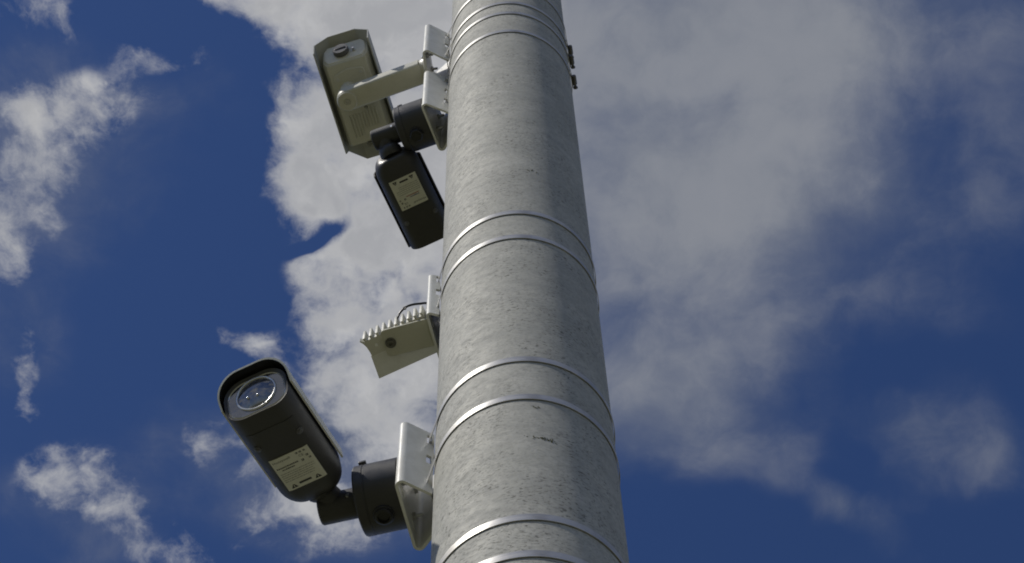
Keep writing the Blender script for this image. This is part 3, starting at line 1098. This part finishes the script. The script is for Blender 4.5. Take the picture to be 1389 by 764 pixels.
finish('pivot_screw', bm, 'zinc', arm, ARM, 30)
# flange disc and knuckle at the bracket
FL = F_TOP @ frame_axis((0.0005, 0, 0.018), (1, 0, 0))
bm = bmesh.new()
lathe(bm, [(0.0430, 0.0), (0.0430, 0.005), (0.0410, 0.0068), (0.0270, 0.0085), (0.0230, 0.014), (0.0215, 0.019)], 48, FL)
fl = finish('wall_flange', bm, 'cream_paint', cream, Matrix.Identity(4))
for k in range(3):
    a = math.radians(100 + 120 * k)
    bm = bmesh.new()
    lathe(bm, [(0.0042, 0.0), (0.0042, 0.0026), (0.0034, 0.0034)], 6)
    finish('bolt', bm, 'zinc', fl, FL @ Matrix.Translation((0.034 * math.cos(a), 0.034 * math.sin(a), 0.0066)))
# post from arm up to the camera's foot plate
top_pt = AIM_TOP @ Vector((0, 0, 0))
up_l = (AIM_TOP.to_3x3() @ Vector((0, 0, 1)))
hit = pivot + Vector((0, 0, 0.034))
kk = ((AIM_TOP.translation - hit).dot(up_l)) / up_l.z
foot = hit + Vector((0, 0, kk))
bm = bmesh.new()
tube(bm, [pivot + Vector((0, 0, 0.030)), hit.lerp(foot, 0.35), foot + up_l * 0.004], [0.0200, 0.0185, 0.0215], 36)
finish('post', bm, 'cream_paint', cream, Matrix.Identity(4))
fl_l = AIM_TOP.inverted() @ foot

# body: underside flat, lower corners bevelled, back plate leaning
UB = [(0.0440, 0.0), (0.0530, 0.0150), (0.0530, 0.0460), (0.0440, 0.0560)]
UB = UB + [(-x, z) for x, z in reversed(UB)]
bm = bmesh.new()
rings = []
YB0, YB1 = -0.094, 0.104


def y_back(z):
    return YB0 + 0.014 - 0.50 * z


rings.append([Vector((x * 0.93, y_back(z) - 0.002, 0.003 + z * 0.94)) for x, z in UB])
rings.append([Vector((x * 0.98, y_back(z) + 0.0005, 0.001 + z * 0.98)) for x, z in UB])
rings.append([Vector((x, y_back(z) + 0.005, z)) for x, z in UB])
rings.append([Vector((x, YB1 - 0.004, z)) for x, z in UB])
rings.append([Vector((x * 0.97, YB1, 0.002 + z * 0.96)) for x, z in UB])
loft(bm, rings)
ubody = finish('body', bm, 'cream_paint', cream, AIM_TOP, 25)
# back plate split off, whiter than the body to stand for light on it
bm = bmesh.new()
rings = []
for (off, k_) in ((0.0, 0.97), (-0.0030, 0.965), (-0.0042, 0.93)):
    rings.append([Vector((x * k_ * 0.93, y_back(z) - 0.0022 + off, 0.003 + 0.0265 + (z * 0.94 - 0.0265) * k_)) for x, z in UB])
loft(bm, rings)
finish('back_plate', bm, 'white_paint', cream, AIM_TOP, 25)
# front window and its dark surround
bm = bmesh.new()
box(bm, (-0.012, YB1 + 0.0005, -0.003), (0.043, YB1 + 0.011, 0.050), None, 0.006)
finish('front_window', bm, 'front_glass', cream, AIM_TOP, 35)
# raised foot plate with screws
bm = bmesh.new()
px0, px1 = -0.036, 0.034
pts = fillet([Vector((px0, 0.022)), Vector((px0, -0.056)), Vector((-0.002, -0.065)), Vector((px1, -0.059)), Vector((px1, 0.022))], 0.007, 5)
loft(bm, [[Vector((p.x, p.y, 0.0006)) for p in pts], [Vector((p.x, p.y, -0.0046)) for p in pts],
          [Vector((p.x * 0.975, fl_l.y + (p.y - fl_l.y) * 0.975, -0.0056)) for p in pts]])
fp = finish('foot_plate', bm, 'cream_paint', cream, AIM_TOP, 35)
for (x, y) in ((px0 + 0.008, -0.046), (px1 - 0.008, -0.050), (px0 + 0.008, 0.014), (px1 - 0.008, 0.014)):
    bm = bmesh.new()
    lathe(bm, [(0.0036, 0.0), (0.0036, 0.0012), (0.0026, 0.0018), (0.0012, 0.0010)], 16)
    finish('screw', bm, 'zinc', fp, AIM_TOP @ frame_axis((x, y, -0.0055), (0, 0, -1)))
# cooling ribs near the front of the underside
for k in range(10):
    x = -0.031 + 0.0070 * k
    y0 = 0.036 if k < 6 else 0.030
    y1 = 0.088 if k < 4 else 0.072
    bm = bmesh.new()
    box(bm, (x - 0.0014, y0, -0.0032), (x + 0.0014, y1, 0.0008), None, 0.0006)
    finish('rib', bm, 'cream_paint', ubody, AIM_TOP)
# grub hole on the underside
bm = bmesh.new()
lathe(bm, [(0.0034, -0.0005), (0.0034, 0.0010), (0.0022, 0.0010), (0.0022, -0.0003)], 16)
finish('plug', bm, 'black_plastic', ubody, AIM_TOP @ frame_axis((0.012, 0.029, -0.0002), (0, 0, -1)))
# cable gland cap and earth screw on the leaning back plate
nb = Vector((0, -1, -0.50)).normalized()
zb = 0.026
GL = AIM_TOP @ frame_axis((-0.006, y_back(zb) - 0.0055, zb), nb)
bm = bmesh.new()
lathe(bm, [(0.0160, 0.0), (0.0160, 0.003), (0.0185, 0.0035), (0.0185, 0.0110), (0.0174, 0.0126)], 12)
gl = finish('gland_cap', bm, 'grey_plastic', cream, GL, 20)
bm = bmesh.new()
box(bm, (-0.0125, -0.0018, 0.0118), (0.0125, 0.0018, 0.0142), None, 0.0008)
finish('grip_bar', bm, 'black_plastic', gl, GL)
bm = bmesh.new()
lathe(bm, [(0.0044, 0.0), (0.0044, 0.0016), (0.0030, 0.0018), (0.0030, 0.0060), (0.0022, 0.0068)], 16)
finish('earth_screw', bm, 'zinc', cream, AIM_TOP @ frame_axis((0.0215, y_back(0.024) - 0.0055, 0.024), nb))
# hood: side walls, bevelled shoulders, flat roof; roof runs further forward
HO = [(0.0640, 0.000), (0.0640, 0.0400), (0.0320, 0.0640)]
HO = HO + [(-x, z) for x, z in reversed(HO)]
HI = [(0.0615, 0.000), (0.0615, 0.0390), (0.0312, 0.0615)]
HI = HI + [(-x, z) for x, z in reversed(HI)]
bm = bmesh.new()
rows = []
for pr_ in (HO, HI):
    rear = [bm.verts.new((x, -0.116 - 0.36 * z, z)) for x, z in pr_]
    frnt = [bm.verts.new((x, 0.116 if abs(x) > 0.05 else 0.148, z)) for x, z in pr_]
    rows.append((rear, frnt))
n_ = len(HO)
for rear, frnt in rows:
    for i in range(n_ - 1):
        bm.faces.new((rear[i], rear[i + 1], frnt[i + 1], frnt[i]))
for s_ in (0, 1):
    for i in range(n_ - 1):
        bm.faces.new((rows[0][s_][i], rows[0][s_][i + 1], rows[1][s_][i + 1], rows[1][s_][i]))
for i in (0, n_ - 1):
    bm.faces.new((rows[0][0][i], rows[0][1][i], rows[1][1][i], rows[1][0][i]))
finish('sun_hood', bm, 'hood_grey', cream, AIM_TOP, 25)

# ------------------------------------------------------------------ finned floodlight
F_ILL = frame_az(math.radians(168.0), 0.0, 4.62)        # x = distance from the pole axis, y = towards the viewer
flood = thing('floodlight', F_ILL @ Matrix.Translation((0.146, 0, 0)), 'small cream floodlight with pale cooling fins and a bolted yoke', 'floodlight')
# yoke: lower plate, back plate against the bracket, upper plate
bm = bmesh.new()
pts = fillet([Vector((0.146, 0.030)), Vector((0.2218, 0.0275)), Vector((0.2208, -0.0198)), Vector((0.146, -0.0186))], 0.006, 5)
loft(bm, [[Vector((p.x, p.y, 0.0)) for p in pts], [Vector((p.x, p.y, 0.003)) for p in pts]])
finish('yoke_plate', bm, 'yoke_shaded', flood, F_ILL, 30)
pts2 = [Vector((p.x, min(p.y, 0.004))) if p.y > 0.004 else p for p in fillet([Vector((0.146, 0.004)), Vector((0.2218, 0.004)), Vector((0.2208, -0.0198)), Vector((0.146, -0.0186))], 0.006, 5)]
bm = bmesh.new()
loft(bm, [[Vector((p.x, p.y, 0.040)) for p in pts2], [Vector((p.x, p.y, 0.043)) for p in pts2]])
finish('yoke_plate', bm, 'yoke_shaded', flood, F_ILL, 30)
bm = bmesh.new()
box(bm, (0.1425, -0.0192, -0.0002), (0.1458, 0.0302, 0.0432), None, 0.0008)
finish('yoke_back', bm, 'yoke_shaded', flood, F_ILL, 30)
bm = bmesh.new()
lathe(bm, [(0.0090, 0.0), (0.0090, 0.0014), (0.0082, 0.0020), (0.0062, 0.0020)], 28)
lathe(bm, [(0.0062, 0.0020), (0.0062, 0.0052), (0.0050, 0.0058), (0.0030, 0.0058), (0.0026, 0.0035)], 24)
finish('yoke_bolt', bm, 'dull_bolt', flood, F_ILL @ frame_axis((0.2102, 0.004, -0.0002), (0, 0, -1)))
# housing turned a little in the yoke: e1 outward, e2 to the rear (viewer)
tw = math.radians(-12.0)
H_ILL = F_ILL @ Matrix.Translation((0.2102, 0.004, 0.0)) @ Matrix.Rotation(tw, 4, 'Z')
bm = bmesh.new()
side = [(-0.064, 0.016), (-0.064, -0.012)]
left = [(0.0405, -0.012), (0.0398, -0.004), (0.0405, 0.006), (0.0425, 0.013), (0.0462, 0.0195), (0.0450, 0.0205), (0.040, 0.0165)]
plan = [Vector(p) for p in side + left]
loft(bm, [[Vector((p.x, p.y, 0.0090)) for p in plan], [Vector((p.x, p.y, 0.0190)) for p in plan]])
finish('housing', bm, 'cream_paint', flood, H_ILL, 30)
for k in range(10):
    x = -0.064 + 0.0113 * k
    bm = bmesh.new()
    box(bm, (x - 0.0020, 0.0060, 0.0100), (x + 0.0020, 0.0215, 0.0380), None, 0.0002)
    finish('fin', bm, 'cream_paint', flood, H_ILL, 20)
bm = bmesh.new()
lathe(bm, [(0.0026, 0.0), (0.0026, 0.0008), (0.0016, 0.0018)], 16)
finish('sky_spot', bm, 'white_paint', flood, H_ILL @ frame_axis((0.0245, 0.0030, 0.0091), (0, 0, -1)))  # added white dot, stands in for bright sky through a hole
# visor in front, leaning down
bm = bmesh.new()
vis = [(-0.064, -0.0105), (0.0415, -0.0105), (0.0470, -0.0500), (-0.062, -0.0500)]
loft(bm, [[Vector((x, y, 0.0095 + (y + 0.0105) * 0.16)) for x, y in vis], [Vector((x, y, 0.0115 + (y + 0.0105) * 0.16)) for x, y in vis]])
finish('visor', bm, 'white_paint', flood, H_ILL, 30)
bm = bmesh.new()
box(bm, (-0.062, -0.0155, 0.0120), (0.0390, -0.0125, 0.0186), None, 0.001)
finish('front_window', bm, 'front_glass', flood, H_ILL)
# lead looping from the rear of the housing to the bracket, with a tie
PX_CABLE = [(-0.1978, 1.4486, 4.640), (-0.1961, 1.4427, 4.652), (-0.1907, 1.4355, 4.664), (-0.1811, 1.4290, 4.670), (-0.1703, 1.4262, 4.672), (-0.1584, 1.4251, 4.672), (-0.1477, 1.4249, 4.672), (-0.136, 1.430, 4.668)]
bm = bmesh.new()
sp = spline(PX_CABLE, 8)
tube(bm, sp, 0.0019, 12)
lead = finish('lead', bm, 'black_plastic', flood, Matrix.Identity(4))
bm = bmesh.new()
i0 = 22
lathe(bm, [(0.0030, -0.0016), (0.0030, 0.0016)], 14, frame_axis(sp[i0], sp[i0 + 1] - sp[i0 - 1]))
box(bm, (-0.0012, -0.0058, -0.001), (0.0012, 0.0, 0.001), frame_axis(sp[i0], sp[i0 + 1] - sp[i0 - 1]))
finish('cable_tie', bm, 'black_plastic', lead, Matrix.Identity(4))

# thin earth wire hanging beside the topmost bracket
bm = bmesh.new()
tube(bm, spline([(-0.122, 1.402, 5.985), (-0.1265, 1.398, 5.940), (-0.1275, 1.403, 5.890), (-0.1235, 1.408, 5.840), (-0.1255, 1.412, 5.760)], 8), 0.0010, 8)
tag(finish('wire', bm, 'black_plastic'), 'thin wire hanging down the pole beside the topmost bracket', 'wire')
